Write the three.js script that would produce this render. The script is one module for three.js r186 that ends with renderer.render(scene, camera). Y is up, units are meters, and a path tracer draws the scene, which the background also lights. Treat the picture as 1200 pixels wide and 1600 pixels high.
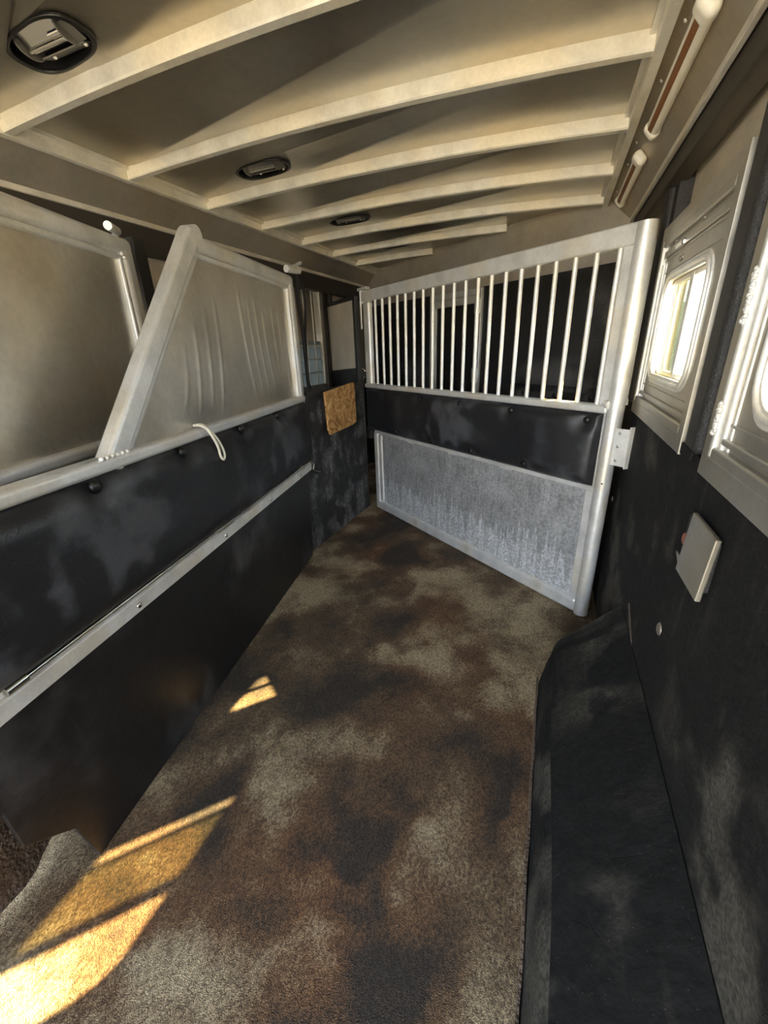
import * as THREE from 'three';
import { RoundedBoxGeometry } from 'three/addons/geometries/RoundedBoxGeometry.js';
import { mergeGeometries, mergeVertices } from 'three/addons/utils/BufferGeometryUtils.js';

// ------------------------------------------------------------------ camera, sky, sun, exposure
const scene = new THREE.Scene();
const camera = new THREE.PerspectiveCamera(2 * Math.atan(800 / 640) * 180 / Math.PI, 0.75, 0.02, 400);
{
  // pose solved from the vanishing points of the trailer's long edges and of the gate's bars
  const L = new THREE.Vector3(271, -266, 640).normalize();
  const V = new THREE.Vector3(56, 1597, 640); V.addScaledVector(L, -V.dot(L)).normalize();
  const Y = V.clone().negate(), Z = L.clone().negate(), X = new THREE.Vector3().crossVectors(Y, Z);
  camera.position.set(0, 1.4, 0);
  const m = new THREE.Matrix4().makeBasis(new THREE.Vector3(X.x, Y.x, Z.x), new THREE.Vector3(-X.y, -Y.y, -Z.y), new THREE.Vector3(-X.z, -Y.z, -Z.z));
  camera.quaternion.setFromRotationMatrix(m);
}
const SUN = new THREE.Vector3(0.955, 1, -1.035).normalize();
{ // hazy bright sky, the same all the way round
  const W = 16, Hs = 64, d = new Float32Array(W * Hs * 4);
  for (let y = 0; y < Hs; y++) {
    const up = Math.max(0, Math.sin(((y + 0.5) / Hs - 0.5) * Math.PI)), k = Math.pow(up, 0.55), c = [0.92 - 0.42 * k, 0.97 - 0.35 * k, 1.0 - 0.2 * k];
    for (let x = 0; x < W; x++) d.set([...c, 1], (y * W + x) * 4);
  }
  const t = new THREE.DataTexture(d, W, Hs, THREE.RGBAFormat, THREE.FloatType);
  t.mapping = THREE.EquirectangularReflectionMapping; t.magFilter = t.minFilter = THREE.LinearFilter; t.needsUpdate = true;
  scene.background = t;
}
const sun = new THREE.DirectionalLight(new THREE.Color().setRGB(1, 0.75, 0.33), 7);
sun.position.copy(SUN).multiplyScalar(12).add(new THREE.Vector3(-0.9, 0, -1.5));
sun.target.position.set(-0.9, 0, -1.5);
sun.castShadow = true;
sun.shadow.camera.left = -6; sun.shadow.camera.right = 6; sun.shadow.camera.top = 6; sun.shadow.camera.bottom = -6;
sun.shadow.camera.far = 30; sun.shadow.mapSize.set(2048, 2048);
scene.add(sun, sun.target);
const EXPOSURE = 13.5;

// ------------------------------------------------------------------ small helpers
const v3 = (x, y, z) => new THREE.Vector3(x, y, z);
let seedState = 7;
const rnd = () => { seedState = (seedState * 1664525 + 1013904223) >>> 0; return seedState / 4294967296; };
const clamp = (x, a = 0, b = 1) => Math.min(b, Math.max(a, x));
const mix = (a, b, t) => a + (b - a) * t;
const sstep = (a, b, x) => { const t = clamp((x - a) / (b - a)); return t * t * (3 - 2 * t); };

function gridNoise(W, H, cx, cy, seed) {
  let s = seed >>> 0 || 1;
  const r = () => { s ^= s << 13; s >>>= 0; s ^= s >>> 17; s ^= s << 5; s >>>= 0; return s / 4294967296; };
  for (let i = 0; i < 9; i++) r();
  const g = new Float32Array(cx * cy).map(() => r());
  const out = new Float32Array(W * H);
  const xi = new Int32Array(W), xj = new Int32Array(W), xf = new Float32Array(W);
  for (let x = 0; x < W; x++) { const p = x / W * cx, i = Math.floor(p), f = p - i; xi[x] = i % cx; xj[x] = (i + 1) % cx; xf[x] = f * f * (3 - 2 * f); }
  for (let y = 0; y < H; y++) {
    const p = y / H * cy, i = Math.floor(p), f0 = p - i, f = f0 * f0 * (3 - 2 * f0), a = (i % cy) * cx, b = ((i + 1) % cy) * cx;
    for (let x = 0; x < W; x++) {
      const t = xf[x], u = g[a + xi[x]] * (1 - t) + g[a + xj[x]] * t, w = g[b + xi[x]] * (1 - t) + g[b + xj[x]] * t;
      out[y * W + x] = u * (1 - f) + w * f;
    }
  }
  return out;
}
function fbm(W, H, cx, cy, oct, seed, gain = 0.5) {
  const out = new Float32Array(W * H);
  let amp = 1, tot = 0;
  for (let o = 0; o < oct; o++) {
    const n = gridNoise(W, H, Math.min(W, cx << o), Math.min(H, cy << o), seed + o * 977 + 13);
    for (let i = 0; i < out.length; i++) out[i] += n[i] * amp;
    tot += amp; amp *= gain;
  }
  for (let i = 0; i < out.length; i++) out[i] = clamp((out[i] / tot - 0.5) * 1.7 + 0.5);
  return out;
}
const toS = (x) => 255 * (x <= 0.0031308 ? 12.92 * x : 1.055 * Math.pow(x, 1 / 2.4) - 0.055);
function tex(W, H, fn, srgb = false) {
  const d = new Uint8Array(W * H * 4), c = [0, 0, 0];
  for (let y = 0; y < H; y++) for (let x = 0; x < W; x++) {
    const i = y * W + x;
    fn(i, x, y, c);
    for (let k = 0; k < 3; k++) d[i * 4 + k] = clamp(srgb ? toS(clamp(c[k])) : c[k] * 255, 0, 255);
    d[i * 4 + 3] = 255;
  }
  const t = new THREE.DataTexture(d, W, H, THREE.RGBAFormat);
  t.wrapS = t.wrapT = THREE.RepeatWrapping;
  t.magFilter = THREE.LinearFilter; t.minFilter = THREE.LinearMipmapLinearFilter; t.generateMipmaps = true;
  if (srgb) t.colorSpace = THREE.SRGBColorSpace;
  t.needsUpdate = true;
  return t;
}
function bump(W, H, fn) { // height field in floats, so that low swells do not terrace
  const d = new Float32Array(W * H * 4), c = [0, 0, 0];
  for (let y = 0; y < H; y++) for (let x = 0; x < W; x++) { const i = y * W + x; fn(i, x, y, c); d[i * 4] = d[i * 4 + 1] = d[i * 4 + 2] = c[0]; d[i * 4 + 3] = 1; }
  const t = new THREE.DataTexture(d, W, H, THREE.RGBAFormat, THREE.FloatType);
  t.wrapS = t.wrapT = THREE.RepeatWrapping; t.magFilter = t.minFilter = THREE.LinearFilter; t.needsUpdate = true;
  return t;
}
const rep = (t, sx, sy = sx) => { const c = t.clone(); c.repeat.set(1 / sx, 1 / sy); c.needsUpdate = true; return c; };

// uv in metres, by the way each face points
function boxUV(g) {
  g = g.index ? g.toNonIndexed() : g;
  const p = g.attributes.position, n = g.attributes.normal, uv = new Float32Array(p.count * 2);
  const a = v3(), b = v3(), c = v3(), f = v3();
  for (let i = 0; i < p.count; i += 3) {
    a.fromBufferAttribute(p, i); b.fromBufferAttribute(p, i + 1); c.fromBufferAttribute(p, i + 2);
    f.crossVectors(b.clone().sub(a), c.clone().sub(a));
    const x = Math.abs(f.x), y = Math.abs(f.y), z = Math.abs(f.z);
    [a, b, c].forEach((q, k) => {
      const o = (i + k) * 2;
      if (x >= y && x >= z) { uv[o] = q.z; uv[o + 1] = q.y; } else if (y >= z) { uv[o] = q.x; uv[o + 1] = q.z; } else { uv[o] = q.x; uv[o + 1] = q.y; }
    });
  }
  g.setAttribute('uv', new THREE.BufferAttribute(uv, 2));
  for (const k of Object.keys(g.attributes)) if (!['position', 'normal', 'uv'].includes(k)) g.deleteAttribute(k);
  return g;
}
const join = (list) => list.length === 1 ? boxUV(list[0]) : mergeGeometries(list.map(boxUV));
function bx(w, h, d, x = 0, y = 0, z = 0, r = 0.004) {
  r = Math.min(r, w / 2.01, h / 2.01, d / 2.01);
  const g = r > 0.0005 ? new RoundedBoxGeometry(w, h, d, 2, r) : new THREE.BoxGeometry(w, h, d);
  return g.translate(x, y, z);
}
const box2 = (x0, x1, y0, y1, z0, z1, r = 0.004) => bx(Math.abs(x1 - x0), Math.abs(y1 - y0), Math.abs(z1 - z0), (x0 + x1) / 2, (y0 + y1) / 2, (z0 + z1) / 2, r);
function bar(p, q, w, t, r = 0.004, up = v3(0, 0, 1)) { // box of section w x t from p to q; t lies along up
  const d = q.clone().sub(p), len = d.length(), x = d.normalize(), z = up.clone().addScaledVector(x, -up.dot(x)).normalize(), y = z.clone().cross(x);
  const g = bx(len, w, t, 0, 0, 0, r);
  return g.applyMatrix4(new THREE.Matrix4().makeBasis(x, y, z).setPosition(p.clone().add(q).multiplyScalar(0.5)));
}
function rod(p, q, r, seg = 14, r2 = r) {
  const d = q.clone().sub(p), g = new THREE.CylinderGeometry(r2, r, d.length(), seg, 1);
  g.applyQuaternion(new THREE.Quaternion().setFromUnitVectors(v3(0, 1, 0), d.clone().normalize()));
  return g.translate((p.x + q.x) / 2, (p.y + q.y) / 2, (p.z + q.z) / 2);
}
const tube = (pts, r, seg = 40, rs = 8) => new THREE.TubeGeometry(new THREE.CatmullRomCurve3(pts.map((p) => v3(...p)), false, 'centripetal'), seg, r, rs);
function plate(pts, t, bevel = 0.002, holes = []) { // polygon in x,y extruded along +z
  const s = new THREE.Shape(pts.map((p) => new THREE.Vector2(...p)));
  for (const h of holes) s.holes.push(new THREE.Path(h.map((p) => new THREE.Vector2(...p))));
  return new THREE.ExtrudeGeometry(s, { depth: t - 2 * bevel, bevelEnabled: bevel > 0, bevelThickness: bevel, bevelSize: bevel, bevelOffset: -bevel, bevelSegments: 2, curveSegments: 8 }).translate(0, 0, bevel);
}
function rrect(x0, x1, y0, y1, r, n = 8) {
  const out = [];
  for (const [cx, cy, a] of [[x1 - r, y1 - r, 0], [x0 + r, y1 - r, 1], [x0 + r, y0 + r, 2], [x1 - r, y0 + r, 3]])
    for (let i = 0; i <= n; i++) { const t = (a + i / n) * Math.PI / 2; out.push([cx + r * Math.cos(t), cy + r * Math.sin(t)]); }
  return out;
}
function ringSweep(pts, r, seg = 8) { // closed rounded bead along a closed outline in x,y
  const c = new THREE.CatmullRomCurve3(pts.map((p) => v3(p[0], p[1], 0)), true, 'centripetal');
  return new THREE.TubeGeometry(c, pts.length * 2, r, seg, true);
}
function grid(nu, nv, fn) { // sheet of nu x nv cells, fn(u, v) -> [x, y, z]
  const g = new THREE.PlaneGeometry(1, 1, nu, nv), p = g.attributes.position;
  for (let i = 0; i < p.count; i++) { const q = fn(p.getX(i) + 0.5, p.getY(i) + 0.5); p.setXYZ(i, q[0], q[1], q[2]); }
  g.computeVertexNormals();
  return g;
}
function dome(r, h, seg = 16) { // round bolt head, axis +z
  const pts = []; for (let i = 0; i <= 6; i++) { const a = i / 6 * Math.PI / 2; pts.push(new THREE.Vector2(r * Math.cos(a), h * Math.sin(a))); }
  return new THREE.LatheGeometry(pts, seg).rotateX(Math.PI / 2);
}

const used = {};
function numbered(name) { const n = used[name] = (used[name] ?? -1) + 1; return n ? `${name}_${String(n).padStart(3, '0')}` : name; }
function shadow(m) { m.castShadow = true; m.receiveShadow = true; return m; }
function part(parent, name, geos, material, label) { // one mesh, a child of a thing or of a part
  const m = shadow(new THREE.Mesh(Array.isArray(geos) ? join(geos) : boxUV(geos), material));
  parent.userData.kids ??= {};
  const k = parent.userData.kids, n = k[name] = (k[name] ?? -1) + 1;
  m.name = n ? `${name}_${String(n).padStart(3, '0')}` : name;
  if (label) m.userData.label = label;
  parent.add(m);
  return m;
}
function thing(name, label, category, pos = [0, 0, 0], turn = 0, group) {
  const o = new THREE.Group(); o.name = numbered(name); o.position.set(...pos); o.rotation.y = turn;
  o.userData.label = label; o.userData.category = category; if (group) o.userData.group = group;
  scene.add(o); return o;
}
function solid(name, geos, material, label, category, group) { // a thing that is one mesh
  const m = shadow(new THREE.Mesh(join(Array.isArray(geos) ? geos : [geos]), material)); m.name = numbered(name);
  m.userData.label = label; m.userData.category = category; if (group) m.userData.group = group;
  scene.add(m); return m;
}
function structure(name, geos, material, label, category) {
  const m = geos ? shadow(new THREE.Mesh(join(Array.isArray(geos) ? geos : [geos]), material)) : new THREE.Group();
  m.name = numbered(name); m.userData.kind = 'structure'; m.userData.label = label; m.userData.category = category;
  scene.add(m); return m;
}

// ------------------------------------------------------------------ textures and materials
const N = 1024;
const nSmooth = fbm(N, N, 3, 3, 2, 19, 0.35), nBig = fbm(N, N, 3, 3, 6, 11), nMid = fbm(N, N, 9, 9, 6, 23), nFine = fbm(N, N, 90, 90, 3, 37), nStreak = fbm(N, N, 60, 4, 4, 51), nPix = gridNoise(N, N, N, N, 71), nGrain = gridNoise(N, N, 300, 300, 83);
function scratches(count, seed, len, W = N) { // thin random strokes on a canvas, as a height field
  const cv = document.createElement('canvas'); cv.width = cv.height = W;
  const c = cv.getContext('2d'); c.fillStyle = '#000'; c.fillRect(0, 0, W, W);
  let s = seed; const r = () => { s = (s * 1664525 + 1013904223) >>> 0; return s / 4294967296; };
  c.lineCap = 'round';
  for (let i = 0; i < count; i++) {
    const x = r() * W, y = r() * W, a = r() * 6.28, l = len * (0.2 + r() * r() * 2), b = Math.floor(60 + r() * 195);
    c.strokeStyle = `rgb(${b},${b},${b})`; c.lineWidth = 0.6 + r() * 1.2;
    c.beginPath(); c.moveTo(x, y); c.quadraticCurveTo(x + Math.cos(a) * l / 2 + (r() - 0.5) * l * 0.3, y + Math.sin(a) * l / 2 + (r() - 0.5) * l * 0.3, x + Math.cos(a) * l, y + Math.sin(a) * l); c.stroke();
  }
  const d = c.getImageData(0, 0, W, W).data, o = new Float32Array(W * W);
  for (let i = 0; i < o.length; i++) o[i] = d[i * 4] / 255;
  return o;
}
const scr = scratches(900, 5, 26), scrLong = scratches(260, 9, 90);

const tMetalRough = tex(N, N, (i, x, y, c) => { c[0] = c[1] = c[2] = clamp(0.88 + (nMid[i] - 0.5) * 0.22 + (nFine[i] - 0.5) * 0.06 + scrLong[i] * 0.08, 0.76, 1); });
const tMetalCol = tex(N, N, (i, x, y, c) => { const v = 0.86 + (nMid[i] - 0.5) * 0.22 + (nFine[i] - 0.5) * 0.08 - scrLong[i] * 0.05, w = sstep(0.45, 0.85, nBig[i]) * 0.14; c[0] = v; c[1] = v * (1 - w * 0.35); c[2] = v * (1 - w); }, true);
const tSwell = (() => { // shallow swells of sheet metal, as slopes
  const d = new Float32Array(512 * 512 * 4), n = gridNoise(512, 512, 4, 4, 219), n2 = gridNoise(512, 512, 9, 9, 223);
  for (let i = 0; i < n.length; i++) n[i] += n2[i] * 0.3;
  for (let y = 0; y < 512; y++) for (let x = 0; x < 512; x++) {
    const i = y * 512 + x, gx = (n[y * 512 + (x + 1) % 512] - n[y * 512 + (x + 511) % 512]) * 4, gy = (n[((y + 1) % 512) * 512 + x] - n[((y + 511) % 512) * 512 + x]) * 4;
    d[i * 4] = 0.5 - gx * 0.5; d[i * 4 + 1] = 0.5 - gy * 0.5; d[i * 4 + 2] = 1; d[i * 4 + 3] = 1;
  }
  const t = new THREE.DataTexture(d, 512, 512, THREE.RGBAFormat, THREE.FloatType);
  t.wrapS = t.wrapT = THREE.RepeatWrapping; t.magFilter = t.minFilter = THREE.LinearFilter; t.needsUpdate = true; return t;
})();
const metal = (color, rough, metalness = 0.95, swell = 0.5, size = 1.3) => new THREE.MeshStandardMaterial({ color: new THREE.Color().setRGB(...color), metalness, roughness: rough, map: rep(tMetalCol, size), roughnessMap: rep(tMetalRough, size), ...(swell ? { normalMap: rep(tSwell, size * 1.2), normalScale: new THREE.Vector2(swell, swell) } : {}) });

const mCeil = metal([0.54, 0.505, 0.43], 0.385, 0.95, 0.9, 1.7);
const mRib = metal([0.85, 0.82, 0.74], 0.62, 0.5, 0, 0.8);
const mCove = metal([0.6, 0.54, 0.45], 0.52, 0.7, 0.4);
const mHeader = metal([0.6, 0.55, 0.47], 0.55, 0.45, 0.4);
const mTube = metal([0.84, 0.845, 0.84], 0.5, 0.5, 0, 0.6);
const mSheet = metal([0.78, 0.74, 0.66], 0.42, 0.85, 0.35, 1.5);
const mDoor = metal([0.62, 0.595, 0.53], 0.48, 0.85, 0.2, 0.9);
const mBright = metal([0.92, 0.92, 0.89], 0.52, 0.4, 0, 0.5);
const mSkin = metal([0.66, 0.6, 0.5], 0.75, 0.3, 0.2);
const mDull = metal([0.3, 0.26, 0.2], 0.42, 0.7, 0.6);
const mBolt = metal([0.55, 0.53, 0.5], 0.5, 0.9, 0, 0.1);
const mChrome = new THREE.MeshStandardMaterial({ color: 0xd8d6d0, metalness: 1, roughness: 0.22 });

// black rubber: scuffs, dried dust and hoof marks
const tRubCol = tex(N, N, (i, x, y, c) => {
  const dust = sstep(0.5, 0.95, nBig[i]) * sstep(0.3, 0.8, nMid[i]) * 0.055 + sstep(0.62, 0.9, nStreak[i]) * 0.006 * nMid[i], v = 0.009 + nFine[i] * 0.006 + dust * 1.1 + scr[i] * 0.035 * nBig[i] + (nPix[i] > 0.9985 ? 0.12 : 0);
  c[0] = v * 1.0; c[1] = v * 1.0; c[2] = v * 1.02 + 0.0008;
}, true);
const tRubRough = tex(512, 512, (i, x, y, c) => { const j = (y * 2) * N + x * 2; c[0] = c[1] = c[2] = clamp(0.52 + nBig[j] * 0.3 + (nFine[j] - 0.5) * 0.15); });
const tRubBump = bump(N, N, (i, x, y, c) => { c[0] = c[1] = c[2] = nMid[i] * 0.5 + nFine[i] * 0.25 + (1 - scrLong[i]) * 0.25; });
const mRubber = new THREE.MeshStandardMaterial({ map: rep(tRubCol, 1.6), roughnessMap: rep(tRubRough, 1.6), roughness: 0.95, bumpMap: rep(tRubBump, 1.1), bumpScale: 0.004 });
const mSkirt = new THREE.MeshStandardMaterial({ map: rep(tRubCol, 1.4), roughness: 0.42, bumpMap: rep(tRubBump, 1.4), bumpScale: 0.0012 });
// padded vinyl with creases
const tVinBump = bump(N, N, (i, x, y, c) => { c[0] = c[1] = c[2] = 0.55 + nMid[i] * 0.2 - scr[i] * 0.18 * sstep(0.45, 0.7, nMid[i]) + nGrain[i] * 0.05; });
const tVinCol = tex(N, N, (i, x, y, c) => { const dust = sstep(0.48, 0.85, nMid[(i + 5000) % (N * N)]) * sstep(0.35, 0.75, nBig[i]) * 0.05, v = 0.011 + nGrain[i] * 0.004 + dust + scr[i] * 0.02 * sstep(0.5, 0.7, nMid[i]); c[0] = v; c[1] = v * 1.06; c[2] = v * 1.2 + 0.001; }, true);
const mVinyl = new THREE.MeshStandardMaterial({ map: rep(tVinCol, 1.3), roughnessMap: rep(tRubRough, 1.2), roughness: 0.66, bumpMap: rep(tVinBump, 0.8), bumpScale: 0.006 });
// wheel box and right wall: greyer, streaked with dried mud
const tMudCol = tex(N, N, (i, x, y, c) => {
  const s = sstep(0.42, 0.9, nMid[i]) * sstep(0.3, 0.8, nBig[(i + N * 333) % (N * N)]), st = sstep(0.55, 0.95, nStreak[i]) * sstep(0.45, 0.7, nMid[i]) * 0.35, m = clamp(s * 1.2 + st * 0.8) * 0.05 * (0.4 + nGrain[i] * 1.1);
  const v = 0.006 + nFine[i] * 0.005; c[0] = v + m * 1.0 + scr[i] * 0.015; c[1] = v + m * 0.93 + scr[i] * 0.014; c[2] = v + m * 0.74 + scr[i] * 0.012;
  if (nPix[i] > 0.9988) { c[0] += 0.15; c[1] += 0.13; c[2] += 0.1; }
}, true);
const mWallRubber = new THREE.MeshPhysicalMaterial({ map: rep(tMudCol, 1.5), roughness: 0.85, specularIntensity: 0.5, bumpMap: rep(tRubBump, 0.9), bumpScale: 0.003 });
// dried splash and dust on the manger front
const mDusty = new THREE.MeshStandardMaterial({ map: rep(tex(N, N, (i, x, y, c) => { const m = sstep(0.35, 0.85, nMid[(i + 777) % (N * N)]) * (0.3 + nFine[i]) * (0.4 + nStreak[i]) * 0.11, v = 0.012 + nFine[i] * 0.008 + m + scr[i] * 0.05 * nMid[i]; c[0] = v; c[1] = v * 1.01; c[2] = v * 1.05; }, true), 1.1), roughness: 0.6, bumpMap: rep(tRubBump, 0.9), bumpScale: 0.002 });
// crinkle black paint
const tCrinkle = bump(512, 512, (i, x, y, c) => { const j = y * N + x; c[0] = c[1] = c[2] = nGrain[j] * 0.6 + nPix[j] * 0.4; });
const mPaint = new THREE.MeshStandardMaterial({ color: new THREE.Color().setRGB(0.022, 0.021, 0.02), roughness: 0.55, bumpMap: rep(tCrinkle, 0.35), bumpScale: 0.0016 });
const mPaintBrown = new THREE.MeshStandardMaterial({ color: new THREE.Color().setRGB(0.035, 0.028, 0.02), roughness: 0.6, bumpMap: rep(tCrinkle, 0.35), bumpScale: 0.001 });
const mBlackPlastic = new THREE.MeshStandardMaterial({ color: 0x0b0b0b, roughness: 0.4 });
const mBracket = new THREE.MeshStandardMaterial({ color: 0x77736c, roughness: 0.4, metalness: 0.5 });
const mStrap = new THREE.MeshStandardMaterial({ color: 0x0d0c0b, roughness: 0.75 });
// dulled kick plate of the gate
const tKick = tex(N, N, (i, x, y, c) => { const v = 0.44 + (nMid[i] - 0.5) * 0.16 + (nFine[i] - 0.5) * 0.22 + scr[i] * 0.4 + (nPix[i] > 0.99 ? 0.2 : 0) - sstep(0.55, 0.9, nStreak[i]) * 0.06, h = y / N * 0.8, edge = 0.16 + nStreak[(i % N) + N * 40] * 0.2 + nMid[(i % N) + N * 9] * 0.12, r = h < edge ? 0.24 * (0.3 + nStreak[i]) * (0.5 + nFine[i]) * sstep(0, 0.05, edge - h) : 0; c[0] = v * 0.97 + r; c[1] = v + r * 1.05; c[2] = v * 1.03 + r * 1.12; }, true);
const mKick = new THREE.MeshStandardMaterial({ map: rep(tKick, 0.8), metalness: 0.5, roughness: 0.62, roughnessMap: rep(tMetalRough, 0.8), bumpMap: rep(tKick, 0.8), bumpScale: 0.0012 });
// pebbled floor lining, stained
const FX0 = -2.3, FX1 = 0.5, FZ0 = -5.2, FZ1 = 1.4;
const STAINS = [ // x, z, radii, how pale (+) or dark (-), turn
  [-0.55,-1.47,0.15,0.09,0.55,2.8], [-0.33,-1.46,0.12,0.06,0.30,2.8], [-0.46,-2.37,0.23,0.17,0.50,2.7], [-0.53,-2.10,0.18,0.12,0.30,2.8], [-1.13,-1.82,0.15,0.13,0.30,0.5], [-0.77,-1.00,0.12,0.07,0.45,2.9], [-1.04,-1.25,0.10,0.08,0.30,-3.0], [-0.79,-0.86,0.12,0.07,0.35,2.9], [-0.59,-0.97,0.12,0.07,0.35,2.9], [-0.32,-1.34,0.11,0.06,0.28,2.8], [-0.09,-1.34,0.13,0.07,0.30,2.7], [-0.66,-0.62,0.08,0.05,0.30,3.0], [-0.80,-0.72,0.09,0.05,0.35,2.9], [-0.65,-0.75,0.13,0.07,0.25,2.9], [-0.42,-0.50,0.09,0.04,0.40,2.8], [-0.69,-0.30,0.10,0.04,0.25,2.9], [-0.53,-0.33,0.09,0.04,0.30,2.9], [-0.68,-0.23,0.11,0.04,0.40,2.9], [-0.36,-0.40,0.08,0.04,0.25,2.8], [-0.20,-0.74,0.10,0.06,0.15,2.7], [-0.22,-0.54,0.07,0.03,0.20,2.8], [0.09,-2.17,0.10,0.07,0.45,2.0], [0.06,-1.37,0.13,0.03,0.30,1.5], [-0.40,-0.97,0.09,0.05,0.20,2.8], [-0.66,-0.39,0.09,0.05,0.15,3.0], [-0.81,-2.46,0.27,0.16,-0.35,2.8], [-1.10,-2.80,0.26,0.21,-0.30,2.9], [-0.21,-2.36,0.15,0.11,-0.40,2.5], [-0.23,-1.68,0.16,0.11,-0.40,2.6], [0.01,-1.77,0.13,0.09,-0.30,1.8], [-0.92,-1.66,0.11,0.10,-0.35,-3.0], [-0.65,-1.78,0.14,0.10,-0.30,2.8], [-0.83,-1.22,0.07,0.05,-0.20,3.0], [-0.22,-1.10,0.14,0.09,-0.45,2.7], [-0.03,-1.05,0.07,0.06,-0.50,2.1], [-1.22,-1.45,0.16,0.07,-0.15,0.9], [0.26,-2.09,0.09,0.06,-0.70,2.4], [-0.72,-1.22,0.10,0.05,-0.20,2.8], [-0.02,-0.92,0.11,0.03,-0.80,1.5], [-0.32,-0.67,0.07,0.06,-0.50,3.0], [-0.27,-0.81,0.08,0.06,-0.35,2.7], [-0.53,-0.72,0.06,0.05,-0.25,0.6], [-0.48,-0.56,0.05,0.04,-0.35,3.1], [-0.30,-0.53,0.06,0.05,-0.50,1.0], [-0.16,-0.43,0.06,0.04,-0.40,2.7], [-0.29,-0.39,0.05,0.04,-0.40,3.0], [-0.03,-0.51,0.07,0.06,-0.30,2.1], [-0.85,-0.23,0.06,0.03,-0.20,-2.9], [-0.10,-0.59,0.08,0.07,-0.30,2.5], [-1.37,-3.22,0.23,0.17,-0.30,1.0], [-1.01,-0.72,0.10,0.05,-0.15,0.7],
];
const W2 = 2048;
const fBig = fbm(W2, W2, 4, 9, 6, 101), fMid = fbm(W2, W2, 16, 36, 5, 131), fRed = fbm(W2, W2, 6, 14, 5, 151), fG1 = gridNoise(W2, W2, 640, 1500, 171), fG2 = gridNoise(W2, W2, W2, W2, 191);
const tFloor = tex(W2, W2, (i, x, y, c) => {
  const wx = FX0 + (x + 0.5) / W2 * (FX1 - FX0) + (fMid[i] - 0.5) * 0.16, wz = FZ0 + (y + 0.5) / W2 * (FZ1 - FZ0) + (fRed[i] - 0.5) * 0.2;
  let pale = (fBig[i] - 0.5) * 0.8 + (fMid[i] - 0.5) * 1.0;
  for (const [sx, sz, rx, rz, k, a] of STAINS) {
    const dx = wx - sx, dz = wz - sz, ca = Math.cos(a || 0), sa = Math.sin(a || 0), u = (dx * ca + dz * sa) / rx, w = (dz * ca - dx * sa) / rz, q = u * u + w * w;
    if (q < 6) pale += (k < 0 ? 0.72 : 1) * k * Math.exp(-q);
  }
  const g = fG1[i] * 0.65 + fG2[i] * 0.35, p = clamp(0.5 + pale * 0.8), red = clamp((fRed[i] - 0.35) * 1.6);
  // wet dark brown -> brown -> dry dusty tan
  const d = [0.032, 0.024, 0.018], b = [mix(0.11, 0.14, red), mix(0.074, 0.066, red), mix(0.04, 0.027, red)], t = [0.36, 0.285, 0.18];
  const grain = 0.3 + g * 1.4, pt = sstep(0.4, 1.0, p + (g - 0.5) * 0.25), pd = sstep(-0.05, 0.55, p + (g - 0.5) * 0.2);
  for (let k = 0; k < 3; k++) c[k] = mix(mix(d[k], b[k], pd), t[k], pt) * grain;
}, true);
const tFloorBump = bump(N, N, (i, x, y, c) => { const a = nGrain[i], b = nPix[i]; c[0] = c[1] = c[2] = a * 0.7 + b * 0.3; });
const mFloor = new THREE.MeshStandardMaterial({ map: tFloor, roughness: 0.9, bumpMap: rep(tFloorBump, 1.0), bumpScale: 0.004 });
// chip board
const tOsb = (() => {
  const W = 512, cv = document.createElement('canvas'); cv.width = cv.height = W; const c = cv.getContext('2d');
  c.fillStyle = '#b98a52'; c.fillRect(0, 0, W, W);
  for (let i = 0; i < 900; i++) {
    c.save(); c.translate(rnd() * W, rnd() * W); c.rotate(rnd() * 3.14);
    const k = rnd(); c.fillStyle = k < 0.3 ? '#8a5c2c' : k < 0.55 ? '#c79a62' : k < 0.8 ? '#d9b37c' : '#a87840'; c.globalAlpha = 0.7;
    c.fillRect(0, 0, 20 + rnd() * 50, 4 + rnd() * 12); c.restore();
  }
  const t = new THREE.CanvasTexture(cv); t.colorSpace = THREE.SRGBColorSpace; t.wrapS = t.wrapT = THREE.RepeatWrapping; return t;
})();
const mOsb = new THREE.MeshStandardMaterial({ map: rep(tOsb, 0.75), roughness: 0.85 });
const mDarkRecess = new THREE.MeshStandardMaterial({ color: 0x0a0908, roughness: 0.8 });
const mRope = new THREE.MeshStandardMaterial({ color: 0xd9d4c4, roughness: 0.9 });
const mWhitePlastic = new THREE.MeshStandardMaterial({ color: 0xe6e1d3, roughness: 0.35 });
const mAmber = new THREE.MeshStandardMaterial({ color: 0x7a4a1c, roughness: 0.5, bumpMap: rep(tCrinkle, 0.3), bumpScale: 0.001 });
const mDirt = new THREE.MeshStandardMaterial({ map: rep(tex(512, 512, (i, x, y, c) => { const j = y * N + x, v = 0.05 + nMid[j] * 0.09; c[0] = v * 1.25; c[1] = v * 0.9; c[2] = v * 0.66; }, true), 0.7), roughness: 0.9, bumpMap: rep(tRubBump, 0.6), bumpScale: 0.02 });
const mClear = new THREE.MeshPhysicalMaterial({ color: 0xffffff, transmission: 1, roughness: 0, thickness: 0, ior: 1.5 });
const mTint = new THREE.MeshPhysicalMaterial({ color: new THREE.Color().setRGB(0.48, 0.49, 0.4), transmission: 1, roughness: 0.05, thickness: 0, ior: 1.5 });
const mSiding = new THREE.MeshStandardMaterial({ color: new THREE.Color().setRGB(0.34, 0.42, 0.36), roughness: 0.5 });
const mRoof = new THREE.MeshStandardMaterial({ color: 0xcfcdc6, roughness: 0.6 });
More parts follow.
